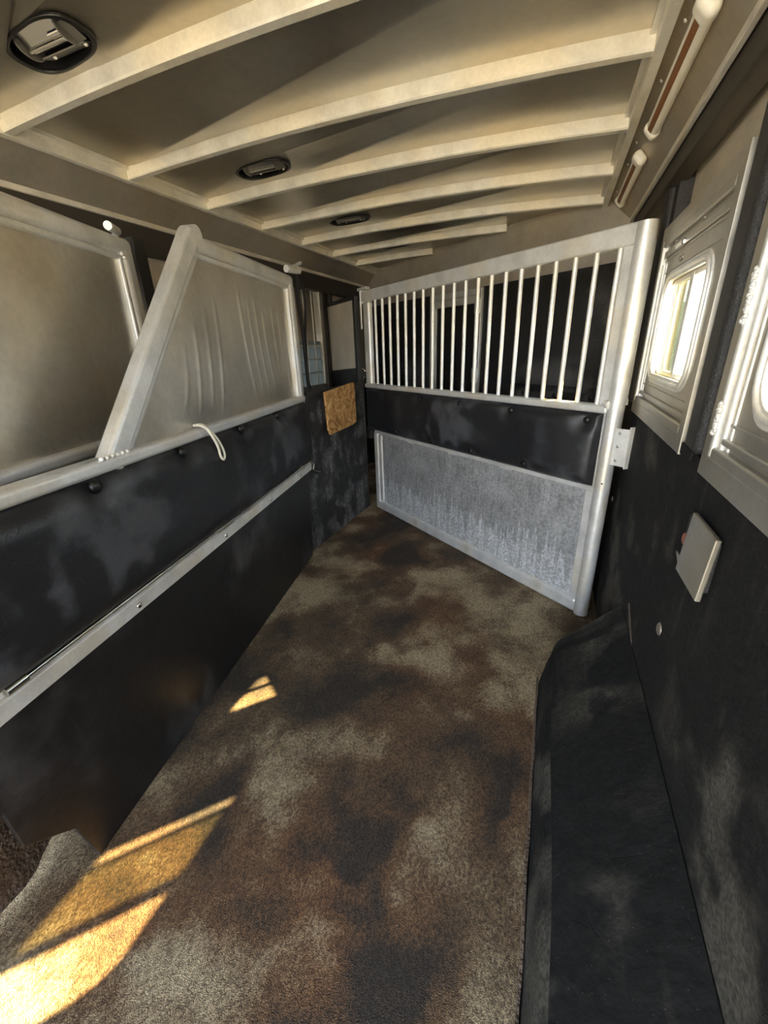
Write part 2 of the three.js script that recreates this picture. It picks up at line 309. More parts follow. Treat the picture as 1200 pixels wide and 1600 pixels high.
const mGround = new THREE.MeshStandardMaterial({ map: rep(tex(512, 512, (i, x, y, c) => { const j = y * N + x, v = 0.34 + (nMid[j] - 0.5) * 0.2 + (nPix[j] - 0.5) * 0.12; c[0] = v; c[1] = v * 0.97; c[2] = v * 0.9; }, true), 3), roughness: 1 });

// ------------------------------------------------------------------ the trailer's shell
const H = 2.185, ZB = 1.35, ZF = -5.2, XL = -2.14, XR = 0.36;   // ceiling height, rear, front, left and right faces
const bow = (x) => 0.03 * (1 - ((x + 0.86) / 1.05) ** 2);

const ground = structure('ground', new THREE.CircleGeometry(60, 48).rotateX(-Math.PI / 2).translate(0, -0.55, 0), mGround, 'sunlit dry ground outside the trailer', 'ground');
{
  const g = bx(FX1 - FX0, 0.1, FZ1 - FZ0, (FX0 + FX1) / 2, -0.05, (FZ0 + FZ1) / 2, 0).toNonIndexed(), p = g.attributes.position, uv = g.attributes.uv;
  for (let i = 0; i < p.count; i++) uv.setXY(i, (p.getX(i) - FX0) / (FX1 - FX0), (p.getZ(i) - FZ0) / (FZ1 - FZ0));
  const m = shadow(new THREE.Mesh(g, mFloor)); m.name = 'floor'; m.userData = { kind: 'structure', label: 'brown pebbled floor lining with pale dusty stains', category: 'floor' };
  mFloor.bumpMap.repeat.set((FX1 - FX0) / 0.5, (FZ1 - FZ0) / 0.5);
  scene.add(m);
}

// ceiling: bowed sheets between the ribs, holes where the vents sit
const ribZ = []; for (let k = -4; k <= 7; k++) ribZ.push(-1.235 - 0.487 * (k - 0));
const CX0 = -1.905, CX1 = 0.19;
const vents = [[-1.39, -1.098], [-1.39, -2.045], [-1.39, -2.985], [-1.375, -3.825]];
const ventOutline = (cx, cz, k = 1) => { // leaning oval
  const o = []; for (let i = 0; i < 40; i++) { const a = i / 40 * Math.PI * 2, c = Math.cos(a), s = Math.sin(a), X = 0.15 * k * Math.sign(c) * Math.abs(c) ** 0.72, Z = 0.082 * k * Math.sign(s) * Math.abs(s) ** 0.72; o.push([cx + X, cz + Z + X * 0.12]); } return o;
};
const ceiling = structure('ceiling', null, null, 'bare metal trailer ceiling with pale cross ribs', 'ceiling');
// bulkhead line: point and direction
const BK = v3(-0.928, 0, -4.034), BD = v3(Math.cos(35 * Math.PI / 180), 0, Math.sin(35 * Math.PI / 180));
const bulkZ = (x) => BK.z + (x - BK.x) * BD.z / BD.x;
for (let i = 0; i < ribZ.length - 1; i++) {
  const z1 = ribZ[i], z0 = ribZ[i + 1], pts = [], n = 26;
  for (let k = 0; k <= n; k++) pts.push([mix(CX0, CX1, k / n), z0]);
  for (let k = n; k >= 0; k--) pts.push([mix(CX0, CX1, k / n), z1]);
  const hole = vents.find(([, z]) => z < z1 && z > z0);
  const s = new THREE.Shape(pts.map((p) => new THREE.Vector2(...p)));
  if (hole) s.holes.push(new THREE.Path(ventOutline(...hole, 0.93).map((p) => new THREE.Vector2(...p))));
  const make = (dy) => { const g = new THREE.ShapeGeometry(s), p = g.attributes.position; for (let k = 0; k < p.count; k++) p.setXYZ(k, p.getX(k), H + bow(p.getX(k)) + dy, p.getY(k)); g.computeVertexNormals(); return g; };
  part(ceiling, 'panel', [make(0), make(0.004)], mCeil);
}
for (const z of ribZ) {
  // the forward ribs stop at the slanted bulkhead
  const x1 = z < bulkZ(CX1) ? Math.min(CX1, BK.x + (z - 0.02 - BK.z) * BD.x / BD.z) : CX1;
  if (x1 < CX0 + 0.2) continue;
  const prof = [[0.02, 0.02], [0.02, -0.042], [0.016, -0.047], [-0.012, -0.047], [-0.016, -0.042], [-0.016, 0.02]], pos = [], n = 24; // section: z, y
  const at = (k, j) => { const x = mix(CX0 - 0.01, x1, k / n); return [x, H + bow(x) + prof[j][1], z + prof[j][0]]; };
  for (let k = 0; k < n; k++) for (let j = 0; j < prof.length - 1; j++) pos.push(...at(k, j), ...at(k, j + 1), ...at(k + 1, j), ...at(k + 1, j), ...at(k, j + 1), ...at(k + 1, j + 1));
  for (const k of [0, n]) for (let j = 1; j < prof.length - 1; j++) { const t = [at(k, 0), at(k, j), at(k, j + 1)]; if (k) t.reverse(); pos.push(...t.flat()); }
  const g = new THREE.BufferGeometry(); g.setAttribute('position', new THREE.Float32BufferAttribute(pos, 3)); g.computeVertexNormals();
  part(ceiling, 'rib', g, mRib);
}
structure('roof', [box2(-2.3, 0.5, 2.37, 2.42, ZF, ZB + 0.1, 0)], mRoof, 'outer roof skin of the trailer', 'roof');

// sloping coves along both edges of the ceiling
function cove(name, xa, xb, yb, label) {
  const s = Math.sign(xb - xa), t = structure(name, null, null, label, 'trim');
  const pl = bar(v3(xa, H + bow(xa), (ZB + ZF) / 2), v3(xb, yb, (ZB + ZF) / 2), ZB - ZF, 0.006, 0, v3(s * 0.14, 0.13, 0));
  part(t, 'panel', pl, mCove);
  part(t, 'edge_strip', [box2(xa - s * 0.028, xa + s * 0.002, H - 0.05, H + 0.015, ZF, ZB, 0.003), box2(xa - s * 0.045, xa - s * 0.02, H - 0.012, H + 0.012, ZF, ZB, 0.002)], mRib);
  part(t, 'lip', [box2(xb - s * 0.004, xb + s * 0.012, yb - 0.022, yb + 0.012, ZF, ZB, 0.003)], mRib);
  return t;
}
cove('trim_1', -1.905, -2.06, 2.048, 'sloping metal cove along the left edge of the ceiling');
const coveR = cove('trim_2', 0.19, 0.318, 2.048, 'sloping metal cove holding two tube lights');
for (const z of [-1.2, -1.62, -1.9, -2.36, -2.6, -3.0]) part(coveR, 'screw', dome(0.006, 0.004, 8).rotateY(-Math.PI / 2 ).rotateZ(0.75).translate(0.215, H - 0.038, z), mBright);

// left wall: pale skin, dark header and posts, one window
const wl = structure('wall_left', null, null, 'left trailer wall of pale sheet behind dark posts', 'wall');
{
  const z0 = ZF, z1 = ZB, wz0 = -3.80, wz1 = -3.22, wy0 = 1.06, wy1 = 1.93;
  const hole = rrect(wz0, wz1, wy0, wy1, 0.03);
  const g = plate([[z0, -0.05], [z1, -0.05], [z1, 2.4], [z0, 2.4]], 0.05, 0, [hole]).rotateY(-Math.PI / 2).translate(XL, 0, 0); // x,y -> z,y
  part(wl, 'skin', g, mSkin);
  part(wl, 'rubber_lining', box2(XL - 0.004, XL + 0.02, 0, 1.02, ZF, ZB, 0.002), mRubber);
  part(wl, 'header', box2(XL - 0.0, XL + 0.07, 1.90, 2.045, ZF, ZB, 0.006), mPaintBrown);
  for (const z of [-4.55, -3.98, -3.84, -2.75, -1.72, -1.6, -0.66, 0.4]) part(wl, 'post', box2(XL, XL + 0.045, 0, 1.92, z - 0.03, z + 0.03, 0.006), mPaintBrown);
}
// right wall: rubber below, posts and skin with window holes above
const doorsZ = [-2.82, -1.782, -0.742];   // centres of the three window doors
const GZ = 0.335, GY0 = 1.235, GY1 = 1.64;   // half length and heights of the holes in the outer skin
const wr = structure('wall_right', null, null, 'right trailer wall with black rubber below the windows', 'wall');
{
  const holes = doorsZ.map((z) => rrect(z - GZ + 0.0, z + GZ - 0.0, GY0 - 0.01, GY1 + 0.01, 0.05));
  const g = plate([[ZF, -0.05], [ZB, -0.05], [ZB, 2.4], [ZF, 2.4]], 0.025, 0, holes).rotateY(-Math.PI / 2).translate(0.445, 0, 0);
  part(wr, 'skin', g, mSkin);
  part(wr, 'rubber_lining', box2(XR, 0.42, 0, 1.12, ZF, ZB, 0.004), mWallRubber);
  part(wr, 'header', [box2(0.335, 0.40, 1.955, 2.06, ZF, ZB, 0.006)], mPaintBrown);
  for (const z of [-3.34, -2.302, -1.262, -0.222]) {
    part(wr, 'post', [box2(0.352, 0.42, 1.115, 2.0, z - 0.082, z + 0.02, 0.02), box2(0.372, 0.42, 1.115, 1.99, z + 0.02, z + 0.088, 0.002)], mPaint);
  }
  const boltAt = (x, y, z, r) => dome(r, r * 0.35, 18).rotateY(-Math.PI / 2).translate(x, y, z);
  for (const [y, z, x, r] of [[0.628, -1.176, XR, 0.019], [0.619, -2.325, XR, 0.017], [1.25, -1.215, 0.372, 0.015], [1.165, -1.212, 0.372, 0.016]]) part(wr, 'bolt', boltAt(x, y, z, r), mBolt);
  // torn edge under the post
  part(wr, 'torn_edge', plate([[-1.40, 1.118], [-1.33, 1.135], [-1.25, 1.125], [-1.26, 1.10], [-1.32, 1.092]], 0.006, 0.001).rotateY(-Math.PI / 2).translate(0.358, 0, 0), mWallRubber);
  // worn scar in the lining
  part(wr, 'scrape', bar(v3(0.3595, 0.47, -1.55), v3(0.3595, 0.335, -1.29), 0.012, 0.004, 0.0015, v3(1, 0, 0)), mDirt);
}
// slanted front bulkhead
const wf = structure('wall_front', null, null, 'slanted front bulkhead with black rubber below a metal header', 'wall');
wf.position.copy(BK); wf.rotation.y = -35 * Math.PI / 180;
{
  const dx0 = -0.25, dx1 = 0.405, dy = 1.83;
  part(wf, 'header', [box2(-1.75, 1.62, 1.835, 2.3, -0.02, 0, 0.002)], mHeader);
  part(wf, 'backing', plate([[-1.9, 0], [1.72, 0], [1.72, 2.36], [-1.9, 2.36]], 0.05, 0).translate(0, 0, -0.075), mDarkRecess);
  part(wf, 'rubber_lining', [box2(-1.8, dx0, 0, dy + 0.006, -0.024, 0.006, 0.002)], mRubber);
  part(wf, 'rubber_lining', [box2(dx1, 1.56, 0, dy + 0.006, -0.024, 0.006, 0.002)], mRubber);
  const pad = grid(60, 16, (u, v) => { const s = mix(0.46, 1.53, u), y = mix(0.55, 1.103, v), e = Math.min(1, Math.min(u, 1 - u) * 24, Math.min(v, 1 - v) * 8); let z = 0.045 * Math.sqrt(Math.max(0, 1 - (1 - e) ** 2)); for (const bs of [0.62, 0.9, 1.18, 1.46]) z -= 0.02 * Math.exp(-((s - bs) ** 2 + (y - 1.04) ** 2) / 0.0008); return [s, y, 0.006 + z]; });
  const pd = part(wf, 'padding', pad, mVinyl);
  for (const s of [0.62, 0.9, 1.18, 1.46]) part(pd, 'button', dome(0.017, 0.012).translate(s, 1.04, 0.03), mBlackPlastic);
}
const door = structure('door_1', null, null, 'dark door in the front bulkhead with pale metal frame', 'door');
door.position.copy(BK); door.rotation.y = -35 * Math.PI / 180;
{
  const a = -0.25, b = 0.405, t = 1.83, f = 0.05;
  part(door, 'frame', [box2(a, a + f, 0.02, t, -0.02, 0.03), box2(b - f, b, 0.02, t, -0.02, 0.03), box2(a, b, t - f, t, -0.02, 0.031), box2(a + f, a + f + 0.025, 0.02, t - f, -0.02, 0.018), box2(b - f - 0.03, b - f, 0.02, t - f, -0.02, 0.02), box2(a + f, b - f, t - f - 0.06, t - f, -0.02, 0.016)], mTube);
  part(door, 'leaf', box2(a + f, b - f, 0.02, t - f, -0.022, 0.0, 0), mDarkRecess);
  for (const y of [1.7, 1.15, 0.5]) part(door, 'hinge', [box2(b - f - 0.02, b - 0.01, y - 0.06, y + 0.06, 0.02, 0.038), rod(v3(b - f + 0.006, y - 0.06, 0.042), v3(b - f + 0.006, y + 0.06, 0.042), 0.008)], mTube);
  part(door, 'kick_plate', box2(0.02, 0.25, 0.98, 1.11, 0, 0.012, 0.003), mVinyl);
  part(door, 'knob', [rod(v3(-0.455, 1.1, 0.006), v3(-0.455, 1.1, 0.03), 0.011), new THREE.SphereGeometry(0.021, 14, 10).translate(-0.455, 1.1, 0.045)], mChrome);
  part(door, 'knob', [rod(v3(-0.51, 1.09, 0.006), v3(-0.51, 1.09, 0.024), 0.009), new THREE.SphereGeometry(0.016, 14, 10).translate(-0.51, 1.09, 0.035)], mChrome);
}
// rear: open doorway as wide as the trailer
structure('wall_rear', [box2(-2.2, -2.05, 0, 2.4, ZB, ZB + 0.06), box2(0.3, 0.46, 0, 2.4, ZB, ZB + 0.06), box2(-2.2, 0.46, 2.1, 2.4, ZB, ZB + 0.06)], mRib, 'metal jambs and header of the open rear doorway', 'wall');

// ------------------------------------------------------------------ window doors on the right wall
function windowDoor(z, kind) {
  const w = structure('window', null, null, '', 'window'); delete used.window;
  const x = 0.35, hw = 0.428, y0 = 1.095, y1 = 1.80, X = 0.40;
  w.position.set(0, 0, z);
  const P = (pts, t, holes) => plate(pts, t, 0.002, holes).rotateY(-Math.PI / 2); // x,y -> z,y ; thickness toward -x
  const R = (a, b, c, d, r) => rrect(a, b, c, d, r, 6);
  // outer frame: mitred flat bars with a raised inner bead
  const f = 0.05;
  part(w, 'frame', [P([[-hw, y0], [hw, y0], [hw - f, y0 + f], [-hw + f, y0 + f]], 0.03).translate(x + 0.03, 0, 0), P([[-hw, y1], [-hw + f, y1 - f], [hw - f, y1 - f], [hw, y1]], 0.03).translate(x + 0.03, 0, 0),
    P([[-hw, y0], [-hw + f, y0 + f], [-hw + f, y1 - f], [-hw, y1]], 0.03).translate(x + 0.03, 0, 0), P([[hw, y0], [hw, y1], [hw - f, y1 - f], [hw - f, y0 + f]], 0.03).translate(x + 0.03, 0, 0),
    box2(x - 0.002, x + 0.03, y0, y1, hw - 0.004, hw + 0.004, 0.001)], mDoor);
  const g = 0.075, lf = x + 0.014, LZ = 0.265, c = 0.015, WY0 = 1.27, WY1 = 1.597; // leaf face; half length, middle and heights of the opening
  part(w, 'inner_frame', [box2(x - 0.002, lf + 0.012, y0 + f - 0.004, y0 + g, -hw + f, hw - f, 0.006), box2(x - 0.002, lf + 0.012, y1 - g, y1 - f + 0.004, -hw + f, hw - f, 0.006)], mDoor);
  const b = part(w, 'inner_frame', [box2(x - 0.004, lf + 0.012, y0 + f, y1 - f, -hw + f - 0.004, -hw + f + 0.014, 0.006), box2(x + 0.002, lf + 0.012, y0 + f, y1 - f, hw - f - 0.006, hw - f, 0.004)], mBright);
  // stop beads down the front side
  part(b, 'seal', [rod(v3(lf - 0.004, y0 + g, -hw + f + 0.034), v3(lf - 0.004, y1 - g - 0.06, -hw + f + 0.034), 0.007), rod(v3(lf, y0 + g, -hw + f + 0.055), v3(lf, y1 - g - 0.06, -hw + f + 0.055), 0.004)], mBright);
  const out = [[-hw + 0.045, y0 + 0.045], [hw - 0.045, y0 + 0.045], [hw - 0.045, y1 - 0.045], [-hw + 0.045, y1 - 0.045]];
  part(w, 'leaf', P(out, 0.012, [R(c - LZ - 0.004, c + LZ + 0.004, WY0 - 0.004, WY1 + 0.004, 0.07)]).translate(lf + 0.012, 0, 0), mDoor);
  part(w, 'top_channel', [box2(lf - 0.01, lf + 0.002, y1 - 0.115, y1 - 0.09, -hw + 0.075, hw - 0.06, 0.004), box2(lf - 0.005, lf + 0.002, y1 - 0.125, y1 - 0.117, -hw + 0.075, hw - 0.06, 0.002), box2(lf - 0.003, lf + 0.002, y1 - 0.17, y1 - 0.165, -hw + 0.075, hw - 0.06, 0.001)], mDoor);
  part(w, 'bottom_channel', [box2(lf - 0.01, lf + 0.002, y0 + 0.085, y0 + 0.1, -hw + 0.075, hw - 0.06, 0.004), box2(lf - 0.004, lf + 0.002, y0 + 0.125, y0 + 0.131, -hw + 0.075, hw - 0.06, 0.001)], mDoor);
  // flange ring round the glass
  const rim = plate(R(c - LZ - 0.03, c + LZ + 0.03, WY0 - 0.03, WY1 + 0.03, 0.09), 0.008, 0.003, [R(c - LZ + 0.004, c + LZ - 0.004, WY0 + 0.004, WY1 - 0.004, 0.06)]).rotateY(-Math.PI / 2).translate(lf + 0.002, 0, 0);
  const bead = ringSweep(R(c - LZ - 0.012, c + LZ + 0.012, WY0 - 0.012, WY1 + 0.012, 0.075), 0.008).rotateY(-Math.PI / 2).translate(lf - 0.005, 0, 0);
  part(w, 'flange', [rim, bead], mBright);
  for (const [zz, yy] of [[-0.08, WY1 + 0.055], [-0.115, WY1 + 0.055], [-0.08, WY1 + 0.105], [-0.115, WY1 + 0.105], [-0.1, WY1 + 0.016], [0.06, WY1 + 0.016], [0.1, y1 - 0.075], [-0.22, y1 - 0.075]]) part(w, 'screw', dome(0.009, 0.006, 10).rotateY(-Math.PI / 2).translate(lf - 0.001, yy, zz), mBolt);
  part(w, 'latch', [box2(lf - 0.022, lf - 0.006, y1 - 0.12, y1 - 0.1, -0.12, -0.03, 0.006)], mChrome);
  // sliding glass: sash bars and two panes; local z grows to the rear
  const zs = 0.03, gx = lf + 0.024, zf = c - LZ, zr = c + LZ;
  part(w, 'reveal', [box2(lf + 0.008, lf + 0.04, WY0 - 0.006, WY0, zf, zr, 0), box2(lf + 0.008, lf + 0.04, WY1, WY1 + 0.006, zf, zr, 0), box2(lf + 0.008, lf + 0.04, WY0, WY1, zf - 0.006, zf, 0), box2(lf + 0.008, lf + 0.04, WY0, WY1, zr, zr + 0.006, 0)], mDoor);
  part(w, 'sash', [box2(gx - 0.01, gx + 0.008, WY0, WY1, zs - 0.02, zs + 0.016, 0.003), box2(gx - 0.008, gx + 0.012, WY0, WY0 + 0.016, zf, zr, 0.003), box2(gx - 0.008, gx + 0.012, WY1 - 0.016, WY1, zf, zr, 0.003)], mTube);
  part(w, 'sash', [box2(gx - 0.006, gx + 0.006, WY0, WY1, zf + 0.05, zf + 0.063, 0.002)], mTube);
  part(w, 'pane', box2(gx - 0.002, gx + 0.002, WY0 + 0.01, WY1 - 0.01, zf + 0.063, zs, 0), mTint, 'tinted sliding pane');
  part(w, 'pane', box2(gx + 0.01, gx + 0.012, WY0 + 0.01, WY1 - 0.01, zs, zr, 0), mClear);
  return w;
}
function addSealant(w) {
  const seed = 31; let q = seed; const r = () => { q = (q * 16807) % 2147483647; return q / 2147483647; };
  for (const [y0, y1] of [[1.42, 1.52], [1.20, 1.265]]) {
    const lumps = []; for (let k = 0; k < 40; k++) lumps.push(new THREE.SphereGeometry(0.003 + r() * 0.0035, 7, 5).translate(0.346 - r() * 0.002, mix(y0, y1, k / 39), -0.372 + (r() - 0.5) * 0.009));
    part(w, 'sealant', lumps, mBright, 'lumpy bead of sealant');
  }
}
[['open', 'window door mostly hidden beyond the barred gate', 0, 1], ['open', 'metal window door with pale green pane beside the gate', 1, 2], ['open', 'nearest metal window door cut by the right picture edge', 2, 3]].forEach(([kind, label, k, n]) => {
  const w = windowDoor(doorsZ[k], kind); w.name = 'window_' + n; w.userData.label = label; if (n === 3) addSealant(w);
});
// left wall window behind the manger
{
  const w = structure('window', null, null, 'dim barred window in the left wall behind the manger', 'window'); w.name = 'window_4';
  const z0 = -3.80, z1 = -3.22, y0 = 1.06, y1 = 1.93, x = XL;
  part(w, 'frame', [box2(x, x + 0.03, y0 - 0.02, y0 + 0.03, z0 - 0.02, z1 + 0.02), box2(x, x + 0.03, y1 - 0.02, y1 + 0.02, z0 - 0.02, z1 + 0.02), box2(x, x + 0.03, y0, y1, z0 - 0.02, z0 + 0.03), box2(x, x + 0.03, y0, y1, z1 - 0.03, z1 + 0.02)], mDoor);
  part(w, 'shutter', box2(x - 0.065, x - 0.055, y0 + 0.40, y1 + 0.06, z0 - 0.06, z1 + 0.06, 0), mDull);
  part(w, 'pane', box2(x - 0.01, x - 0.006, y0 + 0.01, y0 + 0.42, z0, z1, 0), mFrostDark());
  for (const y of [0.14, 0.26, 0.38]) part(w, 'crossbar', box2(x + 0.002, x + 0.012, y0 + y - 0.006, y0 + y + 0.006, z0, z1, 0.002), mDoor);
  for (const z of [-3.38, -3.52, -3.66]) part(w, 'upright', box2(x + 0.002, x + 0.014, y0, y1, z - 0.006, z + 0.006, 0.002), mDoor);
}
function mFrostDark() { return new THREE.MeshPhysicalMaterial({ color: new THREE.Color().setRGB(0.1, 0.11, 0.11), transmission: 1, roughness: 0.9, thickness: 0, ior: 1.45 }); }

// ------------------------------------------------------------------ wheel box along the right wall
{
  const prof = [[0.082, 0], [0.1, 0.12], [0.108, 0.147], [0.125, 0.172], [0.357, 0.4], [0.357, 0]];
  const g = new THREE.ExtrudeGeometry(new THREE.Shape(prof.map((p) => new THREE.Vector2(...p))), { depth: 2.1, steps: 42, bevelEnabled: false }).translate(0, 0, -1.65);
  const p = g.attributes.position; // the front corner is cut away and the sheet lies a little uneven
  for (let i = 0; i < p.count; i++) { const x = p.getX(i), z = p.getZ(i), y = p.getY(i), cut = sstep(-1.52, -1.66, z) * sstep(0.3, 0.08, x); p.setX(i, x + cut * 0.03 + (y > 0.05 && x < 0.3 ? 0.004 * Math.sin(z * 7) : 0)); }
  g.computeVertexNormals();
  const t = thing('wheel_box', 'black rubber covered wheel box along the foot of the right wall', 'wheel box');
  part(t, 'cover', g, mWallRubber);
  const strip = []; for (let k = 0; k < 20; k++) { const z = mix(-1.55, 0.4, k / 20), z2 = mix(-1.55, 0.4, (k + 1) / 20); strip.push(bar(v3(0.078 + 0.002 * Math.sin(k * 2.1), 0.012, z), v3(0.078 + 0.002 * Math.sin(k * 2.1 + 2.1), 0.012, z2), 0.024, 0.008, 0.001, v3(1, 0, 0))); }
  part(t, 'edge_strip', strip, mDirt, 'muddy strip at the foot');
}

// ------------------------------------------------------------------ stall dividers and gate
// local frame of a divider: +x along the panel, y up, +z toward the viewer's side
function padSheet(x0, x1, y0, y1, buttons, depth, cells) {
  const sg = Math.sign(x1 - x0), L = Math.abs(x1 - x0), Hh = y1 - y0;
  return grid(cells, 30, (u, v) => {
    const x = sg > 0 ? mix(x0, x1, u) : mix(x1, x0, u), y = mix(y0, y1, v), du = Math.min(u, 1 - u) * L, dv = Math.min(v, 1 - v) * Hh;
    const e = clamp(Math.min(du, dv) / 0.07);
    let z = depth * Math.sqrt(Math.max(0, 1 - (1 - e) ** 2)) + 0.008 * Math.sin(x * 9 + y * 5) * e;
    for (const [bx_, by_] of buttons) z -= (depth * 0.62) * Math.exp(-((x - bx_) ** 2) / 0.0028 - ((y - by_) ** 2) / 0.0022);
    return [x, y, z];
  });
}
function sectionTube(p, q, w, t) { return bar(p, q, w, t, Math.min(w, t) * 0.42); } // tube with generous radii

// --- barred gate
const gate = thing('stall_gate', 'barred metal stall gate with black padding and scuffed kick plate', 'gate', [-1.41, 0, -3.346], Math.atan2(-0.58, 0.814));
{
  const L = 2.1, t = 0.05;
  part(gate, 'top_rail', [bar(v3(-0.105, 1.788, 0), v3(2.06, 1.788, 0), 0.078, t, 0.008)], mTube);
  part(gate, 'hinge_post', [bar(v3(-0.05, 1.085, 0), v3(-0.05, 1.752, 0), 0.09, t, 0.02)], mTube);
  part(gate, 'latch_post', [rod(v3(2.075, 0.01, 0.004), v3(2.075, 1.822, 0.004), 0.036, 24), bar(v3(2.025, 0.05, -0.006), v3(2.025, 1.76, -0.006), 0.06, 0.036, 0.008)], mTube);
  part(gate, 'middle_rail', [bar(v3(-0.1, 1.105, 0), v3(2.05, 1.105, 0), 0.036, t + 0.02, 0.01)], mTube);
  for (let k = 0; k < 20; k++) { const x = 0.064 + k * 0.1009; part(gate, 'bar', rod(v3(x, 1.11, 0), v3(x, 1.76, 0), 0.011, 12), mBright); }
  const buttons = [0.22, 0.66, 1.08, 1.5, 1.96].flatMap((x) => [[x, 1.05], [x + 0.12, 0.765]]);
  const pad = part(gate, 'padding', [padSheet(-0.08, 2.03, 0.733, 1.09, buttons, 0.048, 150).translate(0, 0, 0.012), box2(-0.08, 2.03, 0.735, 1.088, -0.03, 0.014, 0.002)], mVinyl);
  for (const [x, y] of buttons) part(pad, 'button', dome(0.016, 0.009).translate(x, y, 0.03), mBlackPlastic);
  part(gate, 'kick_plate', [box2(0.08, 2.06, 0.08, 0.71, -0.006, 0.004, 0.001)], mKick);
  part(gate, 'lower_post', [bar(v3(0.03, 0.005, 0), v3(0.03, 0.73, 0), 0.06, t, 0.012), bar(v3(0.085, 0.09, 0.002), v3(0.085, 0.7, 0.002), 0.05, 0.03, 0.012)], mTube);
  part(gate, 'kick_rail', [bar(v3(-0.05, 0.722, 0), v3(2.05, 0.722, 0), 0.026, t, 0.006), ...[0.5, 0.98, 1.45].map((x) => bar(v3(x, 0.708, 0.02), v3(x + 0.09, 0.708, 0.02), 0.012, 0.012, 0.005))], mTube);
  part(gate, 'bottom_rail', [bar(v3(0.0, 0.045, 0), v3(2.05, 0.045, 0), 0.085, t, 0.02)], mTube);
  part(gate, 'weld', [rod(v3(2.03, 1.128, 0.01), v3(2.06, 1.128, 0.03), 0.02, 10)], mTube);
  const latch = part(gate, 'latch_bracket', [box2(2.095, 2.165, 0.86, 1.03, 0.02, 0.026, 0.002), bar(v3(2.163, 0.945, 0.02), v3(2.2, 0.945, -0.06), 0.19, 0.006, 0.002, v3(0.9, 0, 0.42)), box2(2.09, 2.102, 0.86, 1.03, -0.02, 0.026, 0.002)], mBright);
  for (const y of [0.885, 0.95, 1.008]) part(latch, 'screw', dome(0.007, 0.004, 10).translate(2.125, y, 0.026), mBolt);
  part(gate, 'hinge', [rod(v3(-0.13, 1.74, 0), v3(-0.13, 1.84, 0), 0.012), bar(v3(-0.18, 1.845, 0), v3(-0.04, 1.845, 0), 0.022, 0.04, 0.006), rod(v3(-0.14, 1.55, 0.01), v3(-0.14, 1.85, 0.01), 0.008)], mTube);
  part(gate, 'hinge', [rod(v3(-0.11, 0.735, 0.02), v3(0.02, 0.722, 0.02), 0.014), bar(v3(-0.15, 0.68, 0), v3(-0.06, 0.68, 0), 0.07, 0.04, 0.006)], mPaint, 'dark lower hinge');
}
// --- folded divider; x runs from the hinge (0) to minus the distance, as seen
function sheetBetween(diag, y0, y1, xh, creases) { // metal head sheet from the hinge side xh to the slanted edge diag(y)
  return grid(220, 60, (u, v) => {
    const y = mix(y0, y1, v), a = diag(y), x = mix(a, xh, u);
    let z = 0.004 * Math.sin(u * 5 + v * 2);
    for (const [cx, cy0, cy1, lean, k] of creases) {
      const tt = (y - cy0) / (cy1 - cy0); if (tt < -0.2 || tt > 1.2) continue;
      const xx = cx + lean * (1 - tt) * Math.abs(1 - tt), fade = sstep(-0.15, 0.15, tt) * sstep(1.15, 0.85, tt);
      z += k * 0.0046 * Math.exp(-((x - xx) ** 2) / 0.00007) * fade;
    }
    return [x, y, z];
  });
}
function foldedDivider(label, pos, dir, o) {
  const d = thing('stall_divider', label, 'divider', pos, Math.atan2(dir[1], -dir[0]), undefined);
  const xh = o.hinge, L = o.length, t = 0.055;
  part(d, 'hinge_post', [bar(v3(xh, 1.09, 0), v3(xh, 1.80, 0), 0.07, t, 0.024), bar(v3(xh - 0.042, 1.12, 0.004), v3(xh - 0.042, 1.77, 0.004), 0.02, 0.03, 0.009)], mTube);
  part(d, 'top_rail', [bar(v3(xh + 0.035, 1.79, 0), v3(o.topEnd, 1.80, 0), 0.062, t, 0.024), bar(v3(xh - 0.02, 1.752, 0.004), v3(o.topEnd - 0.02, 1.758, 0.004), 0.02, 0.03, 0.009)], mTube);
  const p = v3(o.topEnd + 0.01, 1.83, 0), q = v3(o.diagFoot, 1.09, 0);
  part(d, 'slanted_rail', [bar(p, q, 0.07, t, 0.014), bar(p.clone().add(v3(0.045, -0.02, -0.006)), q.clone().add(v3(0.05, 0, -0.006)), 0.045, 0.036, 0.012), rod(p.clone().add(v3(0.01, -0.005, -0.027)), p.clone().add(v3(0.01, -0.005, 0.027)), 0.035, 18)], mTube);
  part(d, 'weld', o.welds.map(([x, y]) => new THREE.SphereGeometry(0.008, 8, 6).translate(x, y, 0.027)), mBright);
  part(d, 'middle_rail', [bar(v3(xh + 0.03, 1.105, 0), v3(-L, 1.105, 0), 0.042, 0.065, 0.014)], mTube);
  const diag = (y) => mix(o.diagFoot + 0.03, o.topEnd + 0.03, (y - 1.09) / 0.74);
  part(d, 'head_sheet', [sheetBetween(diag, 1.1, 1.775, xh - 0.03, o.creases), plate([[diag(1.1), 1.1], [xh - 0.03, 1.1], [xh - 0.03, 1.775], [diag(1.775), 1.775]], 0.004, 0).translate(0, 0, -0.012)], mSheet);
  const pad = part(d, 'padding', [padSheet(xh + 0.02, -L, 0.69, 1.088, o.buttons, 0.05, 170).translate(0, 0, 0.01), box2(-L, xh + 0.02, 0.69, 1.086, -0.03, 0.012, 0.002)], mVinyl);
  for (const [x, y] of o.buttons) part(pad, 'button', dome(0.021, 0.016).translate(x, y, 0.028), mBlackPlastic);
  return d;
}
const dirA = [0.198, 0.98];
